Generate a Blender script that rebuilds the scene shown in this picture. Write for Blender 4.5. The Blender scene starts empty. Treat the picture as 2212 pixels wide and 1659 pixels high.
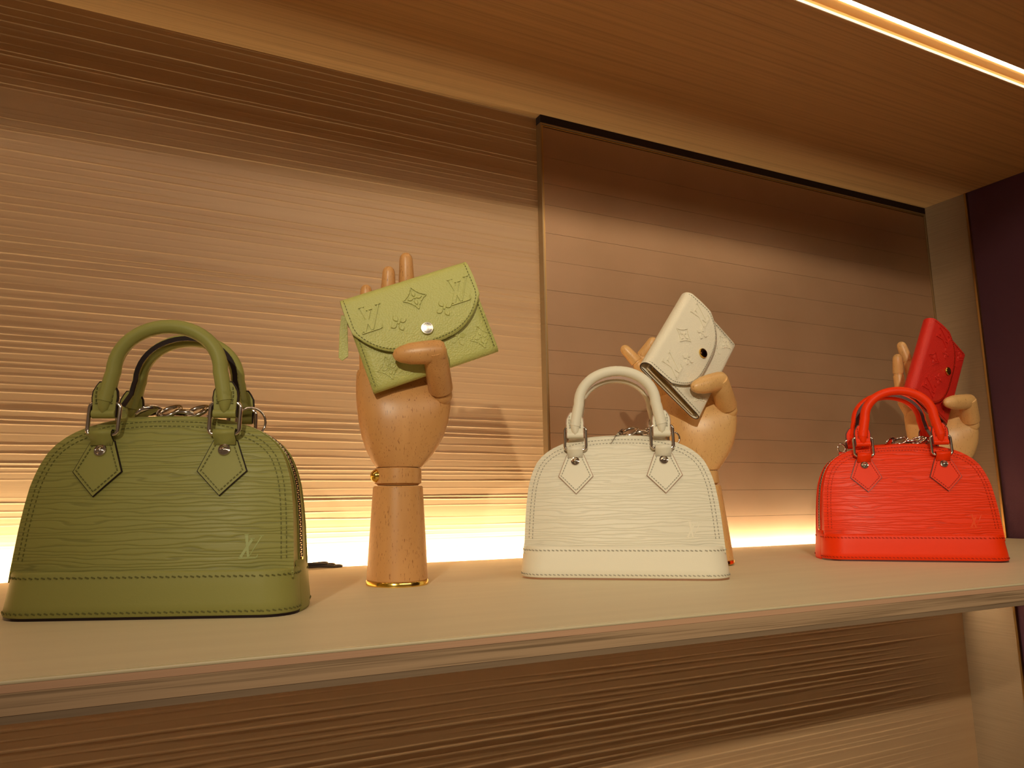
import bpy, bmesh, math, random
import numpy as np
from mathutils import Vector, Matrix
random.seed(7); np.random.seed(7)
S = bpy.context.scene
C = S.collection
PI = math.pi
V = Vector

# ------------------------------------------------------------------ camera, world, lights, exposure
cam_d = bpy.data.cameras.new('camera'); cam = bpy.data.objects.new('camera', cam_d); C.objects.link(cam)
cam_d.sensor_fit = 'HORIZONTAL'; cam_d.sensor_width = 36.0; cam_d.lens = 25.795
cam_d.shift_x = 77.09 / 2212; cam_d.shift_y = -4.25 / 2212
cam_d.clip_start = 0.01
cr = V((0.90520321, -0.42488867, -0.00876152)); cu = V((-0.05868908, -0.14539971, 0.98763076)); cf = V((0.42090704, 0.89349233, 0.15655261))
cam.matrix_world = Matrix(((cr.x, cu.x, -cf.x, 0), (cr.y, cu.y, -cf.y, 0), (cr.z, cu.z, -cf.z, 0.07382), (0, 0, 0, 1)))
S.camera = cam

S.view_settings.view_transform = 'Standard'; S.view_settings.look = 'None'
S.view_settings.gamma = 1.0; S.view_settings.use_curve_mapping = False
S.view_settings.exposure = 0.0
S.cycles.use_denoising = True
S.cycles.max_bounces = 8
S.cycles.sample_clamp_indirect = 4.0

world = bpy.data.worlds.new('shop_interior'); S.world = world; world.use_nodes = True
wbg = world.node_tree.nodes['Background']; wbg.inputs[0].default_value = (1.0, 0.66, 0.38, 1); wbg.inputs[1].default_value = 0.11

def area(name, loc, target, sx, sy, power, col):
    l = bpy.data.lights.new(name, 'AREA'); l.shape = 'RECTANGLE'; l.size = sx; l.size_y = sy; l.energy = power; l.color = col
    o = bpy.data.objects.new(name, l); C.objects.link(o); o.location = loc
    o.rotation_euler = (V(target) - V(loc)).to_track_quat('-Z', 'Y').to_euler(); return o
def spot(name, loc, target, power, size, ang, blend, col):
    l = bpy.data.lights.new(name, 'SPOT'); l.energy = power; l.shadow_soft_size = size; l.spot_size = ang; l.spot_blend = blend; l.color = col
    o = bpy.data.objects.new(name, l); C.objects.link(o); o.location = loc
    o.rotation_euler = (V(target) - V(loc)).to_track_quat('-Z', 'Y').to_euler(); return o
WARM = (1.0, 0.70, 0.40)
# the shop's ceiling track spot, up and to the left in front of the shelf
spot('ceiling_track_spot', (-1.31, -1.90, 1.21), (0.56, 0.60, 0.17), 200.0, 0.03, math.radians(23), 1.0, (1.0, 0.88, 0.64))
# the row of shop ceiling lights in front of the shelves
area('shop_ceiling_lights', (0.9, -2.1, 1.345), (0.9, 0.85, 0.0), 2.2, 0.10, 17.0, (1.0, 0.80, 0.58))
LED_CHANNEL = 1.0
LED_GAP = 1.0

# ------------------------------------------------------------------ materials
def newmat(name, base=(.5, .5, .5), rough=.5, metal=0.0, spec=0.5):
    m = bpy.data.materials.new(name); m.use_nodes = True
    b = m.node_tree.nodes['Principled BSDF']
    b.inputs['Base Color'].default_value = (*base, 1); b.inputs['Roughness'].default_value = rough
    b.inputs['Metallic'].default_value = metal; b.inputs['Specular IOR Level'].default_value = spec
    return m, m.node_tree.nodes, m.node_tree.links, b
def srgb(r, g, b):
    f = lambda c: (c / 255 / 12.92) if c / 255 <= .04045 else ((c / 255 + .055) / 1.055) ** 2.4
    return (f(r), f(g), f(b))
def coords(n, l, scale=(1, 1, 1), rot=(0, 0, 0), kind='Object'):
    t = n.new('ShaderNodeTexCoord'); mp = n.new('ShaderNodeMapping')
    mp.inputs['Scale'].default_value = scale; mp.inputs['Rotation'].default_value = rot
    l.new(t.outputs[kind], mp.inputs[0]); return mp.outputs[0]
def noise(n, l, vec, scale=1.0, detail=3.0, rough=.5, dist=0.0):
    t = n.new('ShaderNodeTexNoise'); t.inputs['Scale'].default_value = scale; t.inputs['Detail'].default_value = detail
    t.inputs['Roughness'].default_value = rough; t.inputs['Distortion'].default_value = dist
    l.new(vec, t.inputs['Vector']); return t.outputs['Fac']
def ramp(n, l, fac, stops):
    r = n.new('ShaderNodeValToRGB'); e = r.color_ramp.elements
    e[0].position, e[0].color = stops[0][0], (*stops[0][1], 1); e[1].position, e[1].color = stops[-1][0], (*stops[-1][1], 1)
    for p, c in stops[1:-1]:
        x = e.new(p); x.color = (*c, 1)
    l.new(fac, r.inputs[0]); return r.outputs[0]
def bump(n, l, b, h, strength, dist):
    u = n.new('ShaderNodeBump'); u.inputs['Strength'].default_value = strength; u.inputs['Distance'].default_value = dist
    l.new(h, u.inputs['Height']); l.new(u.outputs[0], b.inputs['Normal']); return u

def m_epi(name, col):
    m, n, l, b = newmat(name, col, .40, 0, .24)
    h0 = noise(n, l, coords(n, l, (16, 16, 130)), 1.0, 2.0, .5)
    sp = n.new('ShaderNodeSeparateXYZ'); l.new(coords(n, l, (1, 1, 1)), sp.inputs[0])
    def mth(op, a, b2):
        q = n.new('ShaderNodeMath'); q.operation = op
        for i_, z_ in enumerate((a, b2)):
            if z_ is None: continue
            if isinstance(z_, (int, float)): q.inputs[i_].default_value = z_
            else: l.new(z_, q.inputs[i_])
        return q.outputs[0]
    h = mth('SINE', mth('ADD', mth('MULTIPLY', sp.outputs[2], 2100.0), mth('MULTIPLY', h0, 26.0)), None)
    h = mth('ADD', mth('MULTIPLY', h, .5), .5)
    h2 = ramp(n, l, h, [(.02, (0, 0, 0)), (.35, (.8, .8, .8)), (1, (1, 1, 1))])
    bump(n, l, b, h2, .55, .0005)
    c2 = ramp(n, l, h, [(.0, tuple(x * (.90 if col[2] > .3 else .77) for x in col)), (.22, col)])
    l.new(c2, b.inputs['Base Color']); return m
def m_smooth(name, col, rough=.46):
    m, n, l, b = newmat(name, col, rough, 0, .22)
    v = coords(n, l, (1, 1, 1)); h = noise(n, l, v, 900, 3); bump(n, l, b, h, .12, .0003); return m
def m_grain(name, col):
    m, n, l, b = newmat(name, col, .46)
    v = coords(n, l, (1, 1, 1)); t = n.new('ShaderNodeTexVoronoi'); t.inputs['Scale'].default_value = 620; l.new(v, t.inputs['Vector'])
    h = ramp(n, l, t.outputs['Distance'], [(.05, (1, 1, 1)), (.75, (0, 0, 0))]); bump(n, l, b, h, .55, .0004); return m
def m_beech(name, c1, c2, fleck):
    m, n, l, b = newmat(name, c1, .38)
    v = coords(n, l, (30, 30, 7)); f = noise(n, l, v, 1.0, 3, .5, .8)
    base = ramp(n, l, f, [(.35, c1), (.65, c2)])
    v2 = coords(n, l, (1300, 1300, 210)); t = noise(n, l, v2, 1.0, 1.0, .4)
    fl = ramp(n, l, t, [(.665, (0, 0, 0)), (.71, (1, 1, 1))])
    mx = n.new('ShaderNodeMix'); mx.data_type = 'RGBA'; l.new(fl, mx.inputs[0]); l.new(base, mx.inputs[6]); mx.inputs[7].default_value = (*fleck, 1)
    l.new(mx.outputs[2], b.inputs['Base Color']); return m
def m_metal(name, col, rough=.18):
    return newmat(name, col, rough, 1.0)[0]
def m_veneer(name, c1, c2, sc=(1.2, 210, 210), rough=.5):
    m, n, l, b = newmat(name, c1, rough)
    v = coords(n, l, sc); f = noise(n, l, v, 1.0, 4, .65, .25)
    l.new(ramp(n, l, f, [(.32, c1), (.5, c2), (.72, tuple(x * 1.12 for x in c2))]), b.inputs['Base Color'])
    bump(n, l, b, f, .25, .0004); return m
def m_emit(name, col, strength):
    m = bpy.data.materials.new(name); m.use_nodes = True; n = m.node_tree.nodes; l = m.node_tree.links
    for x in list(n): n.remove(x)
    o = n.new('ShaderNodeOutputMaterial'); e = n.new('ShaderNodeEmission'); e.inputs[0].default_value = (*col, 1); e.inputs[1].default_value = strength
    l.new(e.outputs[0], o.inputs[0]); return m

M = {}
GREEN = (0.29, 0.285, 0.078); WHITE = (0.76, 0.72, 0.59); RED = (0.84, 0.036, 0.0)
for k, c in (('green', GREEN), ('white', WHITE), ('red', RED)):
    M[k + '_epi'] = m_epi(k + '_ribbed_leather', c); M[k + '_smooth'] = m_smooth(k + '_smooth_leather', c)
    dk = tuple(x * .45 for x in c)
    M[k + '_thread'] = m_smooth(k + '_thread', dk, .6)
M['green_grain'] = m_grain('green_grained_leather', (0.47, 0.47, 0.14)); M['white_grain'] = m_grain('white_grained_leather', (0.80, 0.75, 0.61))
M['red_grain'] = m_grain('red_grained_leather', (0.62, 0.018, 0.010))
M['green_mark'] = m_smooth('green_bright_stamp', (0.36, 0.41, 0.16), .28); M['white_mark'] = m_smooth('white_stamp', (0.80, 0.75, 0.61), .3); M['red_mark'] = m_smooth('red_stamp', (0.80, 0.07, 0.015), .3)
M['edge'] = newmat('dark_edge_paint', (0.016, 0.007, 0.006), .6, 0, .2)[0]
M['edge_red'] = newmat('dark_red_edge_paint', (0.07, 0.010, 0.008), .35)[0]
M['edge_tan'] = newmat('tan_edge_paint', (0.30, 0.15, 0.075), .4)[0]
M['khaki'] = m_smooth('khaki_lining', (0.24, 0.17, 0.065), .6); M['green_lining'] = m_smooth('green_lining', (0.20, 0.20, 0.07), .6); M['red_lining'] = m_smooth('red_lining', (0.12, 0.006, 0.006), .5)
M['tape'] = newmat('zipper_tape', (0.05, 0.022, 0.02), .8)[0]; M['tape_white'] = newmat('pale_zipper_tape', (0.25, 0.20, 0.15), .8)[0]
M['chrome'] = m_metal('chrome', (0.66, 0.58, 0.52), .12)
M['teeth'] = m_metal('zipper_metal', (0.72, 0.60, 0.45), .3)
M['gold'] = m_metal('gold', (0.90, 0.60, 0.14), .16)
M['silver'] = m_metal('brushed_silver', (0.86, 0.82, 0.76), .30)
M['snap_dark'] = m_metal('dark_snap_face', (0.10, 0.045, 0.025), .15)
M['beech'] = m_beech('beech_wood', (0.52, 0.255, 0.085), (0.62, 0.32, 0.115), (0.30, 0.12, 0.035))
M['beech_pale'] = m_beech('pale_beech_wood', (0.62, 0.36, 0.135), (0.70, 0.42, 0.17), (0.42, 0.21, 0.07))
M['veneer'] = m_veneer('oak_veneer', (0.29, 0.155, 0.060), (0.40, 0.22, 0.085))
M['edge_wood'] = m_veneer('oak_edge', (0.22, 0.14, 0.075), (0.44, 0.29, 0.17), (5, 160, 480))
M['chamfer'] = m_veneer('pink_oak_edge', (0.50, 0.28, 0.17), (0.56, 0.33, 0.20), (2, 150, 300))
M['lip'] = newmat('pale_edge_band', (0.66, 0.56, 0.36), .35)[0]
M['pale_wood'] = m_veneer('pale_grey_oak', (0.225, 0.15, 0.088), (0.25, 0.168, 0.10), (9, 9, 420), .55)
M['brass'] = m_metal('brass', (0.48, 0.30, 0.11), .34)
M['bronze'] = newmat('bronze_frame', (0.36, 0.25, 0.13), .38, .75)[0]
M['dark_gap'] = newmat('dark_shadow_gap', (0.018, 0.006, 0.005), .9)[0]
M['cable'] = newmat('black_cable', (0.02, 0.015, 0.015), .4)[0]
m, n, l, b = newmat('shelf_suede', (0.52, 0.38, 0.255), .55)
v = coords(n, l, (1, 1, 1)); h = noise(n, l, v, 700, 3); bump(n, l, b, h, .10, .0003)
l.new(ramp(n, l, noise(n, l, coords(n, l, (4, 60, 60)), 1, 3), [(.3, (0.70, 0.60, 0.41)), (.7, (0.74, 0.64, 0.44))]), b.inputs['Base Color']); M['shelf_top'] = m
m, n, l, b = newmat('plaster', (0.55, 0.37, 0.24), .40)
l.new(ramp(n, l, noise(n, l, coords(n, l, (1.2, 20, 60)), 1, 3), [(.3, (0.455, 0.285, 0.155)), (.7, (0.515, 0.335, 0.185))]), b.inputs['Base Color'])
bump(n, l, b, noise(n, l, coords(n, l, (25, 60, 1200)), 1, 2), .15, .0003); M['plaster'] = m
m, n, l, b = newmat('metal_leaf', (0.40, 0.24, 0.15), .38, .35)
l.new(ramp(n, l, noise(n, l, coords(n, l, (7, 7, 9)), 1, 4), [(.3, (0.36, 0.215, 0.12)), (.7, (0.42, 0.255, 0.15))]), b.inputs['Base Color'])
bump(n, l, b, noise(n, l, coords(n, l, (900, 900, 260)), 1, 2), .10, .0004); M['leaf'] = m
m, n, l, b = newmat('purple_fabric', (0.060, 0.016, 0.036), .85)
bump(n, l, b, noise(n, l, coords(n, l, (900, 900, 900)), 1, 2), .5, .0006); M['purple'] = m
M['channel'] = newmat('channel_wood', (0.62, 0.36, 0.13), .5)[0]
M['channel_lip'] = newmat('white_channel_lip', (0.9, 0.85, 0.75), .4)[0]
M['led'] = m_emit('led_diffuser', (1.0, 0.77, 0.47), 26.0)
M['led_gap'] = m_emit('led_strip_glow', (1.0, 0.86, 0.58), 310.0)
M['led_gap_low'] = m_emit('lower_led_strip_glow', (1.0, 0.80, 0.50), 70.0)

# ------------------------------------------------------------------ geometry helpers
def mk(name, verts, faces, mat, parent=None, smooth=False, mats=None, midx=None):
    me = bpy.data.meshes.new(name); me.from_pydata([tuple(v) for v in verts], [], faces); me.update()
    for x in (mats or [mat]): me.materials.append(x)
    if midx is not None:
        for p, i in zip(me.polygons, midx): p.material_index = i
    if smooth:
        me.polygons.foreach_set('use_smooth', [True] * len(me.polygons))
    bm = bmesh.new(); bm.from_mesh(me); bmesh.ops.recalc_face_normals(bm, faces=bm.faces); bm.to_mesh(me); bm.free()
    o = bpy.data.objects.new(name, me); C.objects.link(o); o.parent = parent; return o
def auto(o, ang=40):
    me = o.data; me.polygons.foreach_set('use_smooth', [True] * len(me.polygons))
    me.set_sharp_from_angle(angle=math.radians(ang)); return o
def bevel(o, w, seg=2):
    b = o.modifiers.new('bevel', 'BEVEL'); b.width = w; b.segments = seg; b.limit_method = 'ANGLE'; b.angle_limit = math.radians(35); return o
class MB:
    def __init__(s): s.v = []; s.f = []
    def add(s, vs, fs):
        k = len(s.v); s.v += [V(x) for x in vs]; s.f += [tuple(i + k for i in f) for f in fs]; return s
    def box(s, a, b):
        (x0, y0, z0), (x1, y1, z1) = a, b
        return s.add([(x0, y0, z0), (x1, y0, z0), (x1, y1, z0), (x0, y1, z0), (x0, y0, z1), (x1, y0, z1), (x1, y1, z1), (x0, y1, z1)],
                     [(0, 3, 2, 1), (4, 5, 6, 7), (0, 1, 5, 4), (1, 2, 6, 5), (2, 3, 7, 6), (3, 0, 4, 7)])
    def obb(s, c, X, Y, Z):
        vs = [c + X * a + Y * b + Z * d for d in (-1, 1) for a, b in ((-1, -1), (1, -1), (1, 1), (-1, 1))]
        return s.add(vs, [(0, 3, 2, 1), (4, 5, 6, 7), (0, 1, 5, 4), (1, 2, 6, 5), (2, 3, 7, 6), (3, 0, 4, 7)])
    def tube(s, pts, rad, n=10, closed=False, flat=None):
        pts = [V(p) for p in pts]; N = len(pts); rad = rad if hasattr(rad, '__len__') else [rad] * N
        T = []
        for i in range(N):
            a = pts[(i - 1) % N] if (closed or i > 0) else pts[i]; b_ = pts[(i + 1) % N] if (closed or i < N - 1) else pts[i]
            T.append((b_ - a).normalized())
        up = V((0, 1, 0)) if abs(T[0].y) < .9 else V((1, 0, 0))
        nrm = (up - T[0] * up.dot(T[0])).normalized(); vs = []; fs = []
        for i in range(N):
            nrm = (nrm - T[i] * nrm.dot(T[i])).normalized(); bi = T[i].cross(nrm)
            for k in range(n):
                a = 2 * PI * k / n; fl = flat or 1.0
                vs.append(pts[i] + (nrm * math.cos(a) * fl + bi * math.sin(a)) * rad[i])
        R = N if closed else N - 1
        for i in range(R):
            for k in range(n):
                j = (i + 1) % N; fs.append((i * n + k, i * n + (k + 1) % n, j * n + (k + 1) % n, j * n + k))
        if not closed:
            fs.append(tuple(range(n - 1, -1, -1))); fs.append(tuple((N - 1) * n + k for k in range(n)))
        return s.add(vs, fs)
    def lathe(s, base, axis, prof, n=20, sx=1.0, sy=1.0, xdir=None):
        base = V(base); ax = V(axis).normalized(); x = V(xdir) if xdir is not None else (V((1, 0, 0)) if abs(ax.x) < .9 else V((0, 0, 1)))
        x = (x - ax * x.dot(ax)).normalized(); y = ax.cross(x); vs = []; fs = []
        for r_, h_ in prof:
            for k in range(n):
                a = 2 * PI * k / n; vs.append(base + ax * h_ + (x * math.cos(a) * sx + y * math.sin(a) * sy) * r_)
        for i in range(len(prof) - 1):
            for k in range(n): fs.append((i * n + k, i * n + (k + 1) % n, (i + 1) * n + (k + 1) % n, (i + 1) * n + k))
        fs.append(tuple(range(n - 1, -1, -1))); fs.append(tuple((len(prof) - 1) * n + k for k in range(n)))
        return s.add(vs, fs)
    def sphere(s, c, r_, n=16, m_=10):
        prof = [(r_ * math.sin(PI * i / m_) + 1e-6, -r_ * math.cos(PI * i / m_)) for i in range(m_ + 1)]
        return s.lathe(c, (0, 0, 1), prof, n)
    def grid(s, P, closed_u=False):
        R = len(P); K = len(P[0]); fs = []
        for i in range(R - 1):
            for k in range(K if closed_u else K - 1):
                k2 = (k + 1) % K; fs.append((i * K + k, i * K + k2, (i + 1) * K + k2, (i + 1) * K + k))
        return s.add([p for row in P for p in row], fs)
    def obj(s, name, mat, parent=None, sm=None):
        o = mk(name, s.v, s.f, mat, parent)
        if sm: auto(o, sm)
        return o
def empty(name, loc, rz=0.0, label=None, cat=None, group=None):
    o = bpy.data.objects.new(name, None); C.objects.link(o); o.location = loc; o.rotation_euler = (0, 0, rz); o.empty_display_size = .02
    tag(o, label, cat, group); return o
def tag(o, label=None, cat=None, group=None, kind=None):
    if label: o['label'] = label
    if cat: o['category'] = cat
    if group: o['group'] = group
    if kind: o['kind'] = kind
    return o
def lerp_tab(tab, z):
    if z <= tab[0][0]: return tab[0][1]
    for (a, va), (b_, vb) in zip(tab, tab[1:]):
        if z <= b_:
            t = (z - a) / (b_ - a); return va + (vb - va) * t
    return tab[-1][1]

# ------------------------------------------------------------------ the setting: ridged plaster wall, panel, side wall
XW0, XW1 = -1.1, 1.3415
def wall_mesh():
    xs = np.linspace(XW0, XW1, 220); zs = np.arange(-0.50, 0.6123, 0.0005)
    rng = np.random.RandomState(11); lines = []; z = -0.67
    while z < 0.63:
        lines.append(z); z += rng.choice([.0050, .0072, .0088, .0104], p=[.20, .32, .32, .16]) * rng.uniform(.88, 1.12)
    L = np.array(lines); K = len(L)
    def smooth(freq, seed):
        rg = np.random.RandomState(seed); t = np.zeros(len(xs))
        for f_ in freq: t += np.sin(xs * f_ * rg.uniform(.7, 1.3) + rg.uniform(0, 6.28)) * rg.uniform(.5, 1) / len(freq)
        return t
    g = smooth((1.3, 2.2), 1) * .003
    Z = np.array([L[k] + g + smooth((4, 9), 100 + k) * .0011 + smooth((30, 60, 95), 900 + k) * .00028 for k in range(K)])
    A = np.array([np.clip(.68 + 1.1 * smooth((2.5, 6, 13), 5000 + k), 0, 1) for k in range(K)])
    big = rng.uniform(.4, 1, K)[:, None]; A = A * big * .0010
    Z = np.sort(Z, axis=0)
    fade = np.clip((XW1 - .02 - xs) / .22, 0, 1)
    Y = np.zeros((len(zs), len(xs)))
    for j in range(len(xs)):
        zi = Z[:, j]; a = A[:, j] * fade[j]
        i = np.clip(np.searchsorted(zi, zs) - 1, 0, K - 2)
        d = (zs - zi[i]); span = np.maximum(zi[i + 1] - zi[i], .002); t = np.clip(d / span, 0, 1)
        rise = np.clip(d / .0007, 0, 1); t = np.clip((d - .0006) / .0019, 0, 1)
        Y[:, j] = a[i] * (1 - t) ** 1.5 * rise
    Y += (np.sin(xs * 2.1)[None, :] * .0003)
    vs = np.empty((len(zs), len(xs), 3)); vs[..., 0] = xs[None, :]; vs[..., 1] = .85 - Y; vs[..., 2] = zs[:, None]
    R, K2 = len(zs), len(xs); me = bpy.data.meshes.new('wall_back')
    me.vertices.add(R * K2); me.vertices.foreach_set('co', vs.reshape(-1))
    idx = np.arange(R * K2).reshape(R, K2)
    q = np.stack([idx[:-1, :-1], idx[:-1, 1:], idx[1:, 1:], idx[1:, :-1]], -1).reshape(-1)
    nf = (R - 1) * (K2 - 1); me.loops.add(nf * 4); me.loops.foreach_set('vertex_index', q)
    me.polygons.add(nf); me.polygons.foreach_set('loop_start', np.arange(0, nf * 4, 4)); me.polygons.foreach_set('loop_total', np.full(nf, 4))
    me.update(); me.validate(); me.polygons.foreach_set('use_smooth', np.ones(nf, bool)); me.materials.append(M['plaster'])
    o = bpy.data.objects.new('wall_back', me); C.objects.link(o); o['kind'] = 'structure'; o['label'] = 'ridged beige plaster back wall behind the shelf'
    return o
wall_mesh()
# side wall: pale wood return, brass strip, purple fabric
w = mk('wall_right', *(lambda b: (b.v, b.f))(MB().box((1.3445, -1.2, -.70), (1.40, .86, .75))), M['purple']); tag(w, 'dark purple fabric side wall right of the brass strip', kind='structure')
o = MB().box((1.3415, .7640, -.66), (1.3445, .8500, .6119)).obj('wood_return', M['pale_wood'], w)
t = MB().box((1.3395, .7606, -.66), (1.3447, .7640, .6119)).obj('trim_1', M['brass']); tag(t, 'thin brass strip between pale wood and purple wall', kind='structure')

# framed metal leaf panel, fixed to the wall
pan = empty('wall_panel', (0.4984, 0.85, -0.004), 0, 'large bronze framed panel of copper coloured metal leaf strips on the back wall', 'panel')
PW = 1.3410 - 0.4984; PH = .6040; PY = -.0125
fr = MB(); fr.box((0, PY, 0), (.0022, .0, PH)).box((.0022, PY, PH - .0022), (PW, .0, PH)).box((PW - .0022, PY, 0), (PW, 0, PH - .0022))
fr.obj('outer_frame', M['bronze'], pan, 30)
fr = MB(); fr.box((.0028, PY + .0012, 0), (.0044, -.001, PH - .003)).box((.0044, PY + .0012, PH - .0046), (PW - .003, -.001, PH - .003))
fr.obj('inner_bead', M['brass'], pan, 30)
MB().box((.0048, PY + .0040, 0), (PW - .0024, -.0005, PH - .005)).obj('backing_board', M['dark_gap'], pan)
seams = [.004, .048, .087, .128, .163, .1985, .243, .2755, .3110, .3595, .4015, .4415, .4830, .5145, .5540, PH - .0052]
for i in range(len(seams) - 1):
    a, b_ = seams[i], seams[i + 1]; dy = random.uniform(-.00012, .00012); y = PY + .0022 + dy
    q = MB(); wv = random.uniform(-.0009, .0009)
    pts = []; nx = 8
    for k in range(nx + 1):
        x = .0050 + (PW - .0078) * k / nx
        pts.append((x, a + .00018 + (wv if False else 0), b_ - .00018))
    vs = []; fs = []
    for x, z0, z1 in pts: vs += [(x, y, z0), (x, y, z1), (x, y + .0016, z0), (x, y + .0016, z1)]
    for k in range(nx):
        o4 = k * 4; fs += [(o4, o4 + 4, o4 + 5, o4 + 1), (o4 + 2, o4 + 3, o4 + 7, o4 + 6), (o4 + 1, o4 + 5, o4 + 7, o4 + 3), (o4, o4 + 2, o4 + 6, o4 + 4)]
    fs += [(0, 1, 3, 2), (nx * 4, nx * 4 + 2, nx * 4 + 3, nx * 4 + 1)]
    q.add(vs, fs); q.obj('metal_leaf_strip', M['leaf'], pan)
MB().box((0, PY - .0002, PH + .0004), (PW, -.0002, PH + .0115)).obj('shadow_gap_strip', M['dark_gap'], pan)  # gap under the upper shelf: its deep shade put in as a black strip

# shelves ---------------------------------------------------------------------------------------------
ZU = .6119
def led_part(mb, name, mat, parent): return mb.obj(name, mat, parent)
us = empty('display_shelf', (0, 0, ZU), 0, 'upper oak veneer shelf overhead with glowing light channel', 'shelf', None)
MB().box((-1.1, .5092, 0), (1.3413, .8499, .030)).obj('rear_board', M['veneer'], us)
MB().box((-1.1, .335, 0), (1.3413, .4855, .030)).obj('front_board', M['veneer'], us)
MB().box((-1.1, .4934, .0046), (1.3413, .5080, .030)).obj('channel_ceiling', M['channel'], us)
MB().box((-1.1, .5080, -.0026), (1.3413, .5092, .0010)).obj('channel_lip', M['channel_lip'], us)
MB().box((-1.1, .5080, .0010), (1.3413, .5092, .030)).obj('channel_side', M['channel'], us)
MB().box((-1.1, .4857, .0028), (1.3413, .4933, .010)).obj('light_strip', M['led'], us)
for zz, lab, nm, full in ((0, 'pale topped shelf with oak front edge carrying the three bags', 'display_shelf', True), (-.634, 'lower oak shelf below the frame', 'display_shelf', False)):
    sh = empty('display_shelf', (0, 0, zz), 0, lab, 'shelf')
    MB().box((-1.1, .3800, -.0008), (1.3410, .8250, 0)).obj('shelf_surface', M['shelf_top'], sh)
    bevel(MB().box((-1.1, .3770, -.0018), (1.3410, .3800, .0)).obj('edge_band', M['lip'], sh), .0007)
    MB().box((-1.1, .3776, -.0052), (1.3410, .3850, -.0018)).obj('chamfer_strip', M['chamfer'], sh)
    MB().box((-1.1, .3780, -.0145), (1.3410, .3850, -.0052)).obj('front_edge', M['edge_wood'], sh)
    MB().box((-1.1, .3786, -.0180), (1.3410, .3850, -.0145)).obj('lower_rail', M['pale_wood'], sh)
    MB().box((-1.1, .3850, -.0180), (1.3410, .8250, -.0008)).obj('board', M['veneer'], sh)
    MB().add([(-1.1, .8279, -.0150), (1.3410, .8279, -.0150), (1.3410, .8262, -.0070), (-1.1, .8262, -.0070)], [(0, 1, 2, 3)]).obj('light_strip', M['led_gap'] if full else M['led_gap_low'], sh)
    MB().box((-1.1, .8250, -.0145), (1.3410, .8260, -.0015)).obj('strip_profile', M['channel_lip'], sh)

# ------------------------------------------------------------------ monogram and flower marks (flat stamps)
def bar(a, b_, w0, w1=None):
    w1 = w0 if w1 is None else w1; a = V(a).to_2d() if len(a) > 2 else V(a); b_ = V(b_); d = (b_ - a).normalized(); n_ = V((-d.y, d.x))
    return [a - n_ * w0, b_ - n_ * w1, b_ + n_ * w1, a + n_ * w0]
def monogram():
    return [bar((-.42, .98), (-.14, -.92), .13, .10), bar((-.10, -.86), (.86, .86), .035, .05), bar((-.62, 1.0), (-.18, 1.0), .035), bar((.62, .88), (1.05, .88), .035),
            bar((.10, .62), (-.80, -.92), .12, .12), bar((-.14, .66), (.34, .66), .035), bar((-.98, -.96), (.52, -.96), .045), bar((.52, -.98), (.66, -.62), .05, .02)]
def petal(cx, cy, ang, l0, l1, w_, n=5):
    pts = []; d = V((math.cos(ang), math.sin(ang))); q = V((-d.y, d.x)); c = V((cx, cy))
    for k in range(n + 1): t = k / n; pts.append(c + d * (l0 + (l1 - l0) * t) + q * w_ * math.sin(PI * t) ** .8)
    for k in range(n - 1, 0, -1): t = k / n; pts.append(c + d * (l0 + (l1 - l0) * t) - q * w_ * math.sin(PI * t) ** .8)
    return pts
def disc(cx, cy, r_, n=10): return [V((cx + r_ * math.cos(2 * PI * k / n), cy + r_ * math.sin(2 * PI * k / n))) for k in range(n)]
def flower(rounded=False):
    return [petal(0, 0, PI / 2 * k, .18, 1.0, .30 if not rounded else .36) for k in range(4)] + [disc(0, 0, .14)]
def star():
    out = []
    P = [V((math.cos(a), math.sin(a))) for a in (PI / 2, PI, 3 * PI / 2, 0)]
    for k in range(4):   # curved frame strokes
        a, b_ = P[k] * 1.25, P[(k + 1) % 4] * 1.25; mid = (a + b_) * .30
        prev = a
        for t in (.25, .5, .75, 1.0):
            q = a * (1 - t) ** 2 + mid * 2 * t * (1 - t) + b_ * t * t; out.append(bar(prev, q, .045)); prev = q
    return out + [petal(0, 0, PI / 2 * k, .12, .78, .20) for k in range(4)] + [disc(0, 0, .11)]
def stamp(mb, polys, origin, scale, fn, h, ang=0.0):
    """polys in unit coordinates are laid on the surface fn(u, v) -> (point, normal) as thin raised plates with sloped rims"""
    ca, sa = math.cos(ang), math.sin(ang)
    for poly in polys:
        pts = [(origin[0] + (p.x * ca - p.y * sa) * scale, origin[1] + (p.x * sa + p.y * ca) * scale) for p in poly]
        cx = sum(p[0] for p in pts) / len(pts); cy = sum(p[1] for p in pts) / len(pts); n = len(pts)
        vs = []
        for u_, v_ in pts: P, N = fn(u_, v_); vs.append(P - N * .0001)
        for u_, v_ in pts:
            d = math.hypot(u_ - cx, v_ - cy) + 1e-9; ins = min(.00045, d * .3); u2 = u_ + (cx - u_) / d * ins; v2 = v_ + (cy - v_) / d * ins
            P, N = fn(u2, v2); vs.append(P + N * h)
        fs = [(k, (k + 1) % n, n + (k + 1) % n, n + k) for k in range(n)] + [tuple(n + k for k in range(n))]
        mb.add(vs, fs)
def stitches(mb, path, normfn, step=.0034, ln=.0020, w_=.00035, h=.0003, slant=0.0):
    """dashes along a 3-D polyline"""
    pts = [V(p) for p in path]; acc = 0.0; nxt = step * .5
    for a, b_ in zip(pts, pts[1:]):
        L_ = (b_ - a).length
        if L_ < 1e-7: continue
        d = (b_ - a) / L_
        while nxt <= acc + L_:
            c = a + d * (nxt - acc); N = normfn(c).normalized(); s_ = d.cross(N).normalized()
            d2 = (d + s_ * slant).normalized(); s2 = N.cross(d2).normalized()
            mb.obb(c + N * (h * .3), d2 * ln * .5, s2 * w_, N * h); nxt += step
        acc += L_

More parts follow.
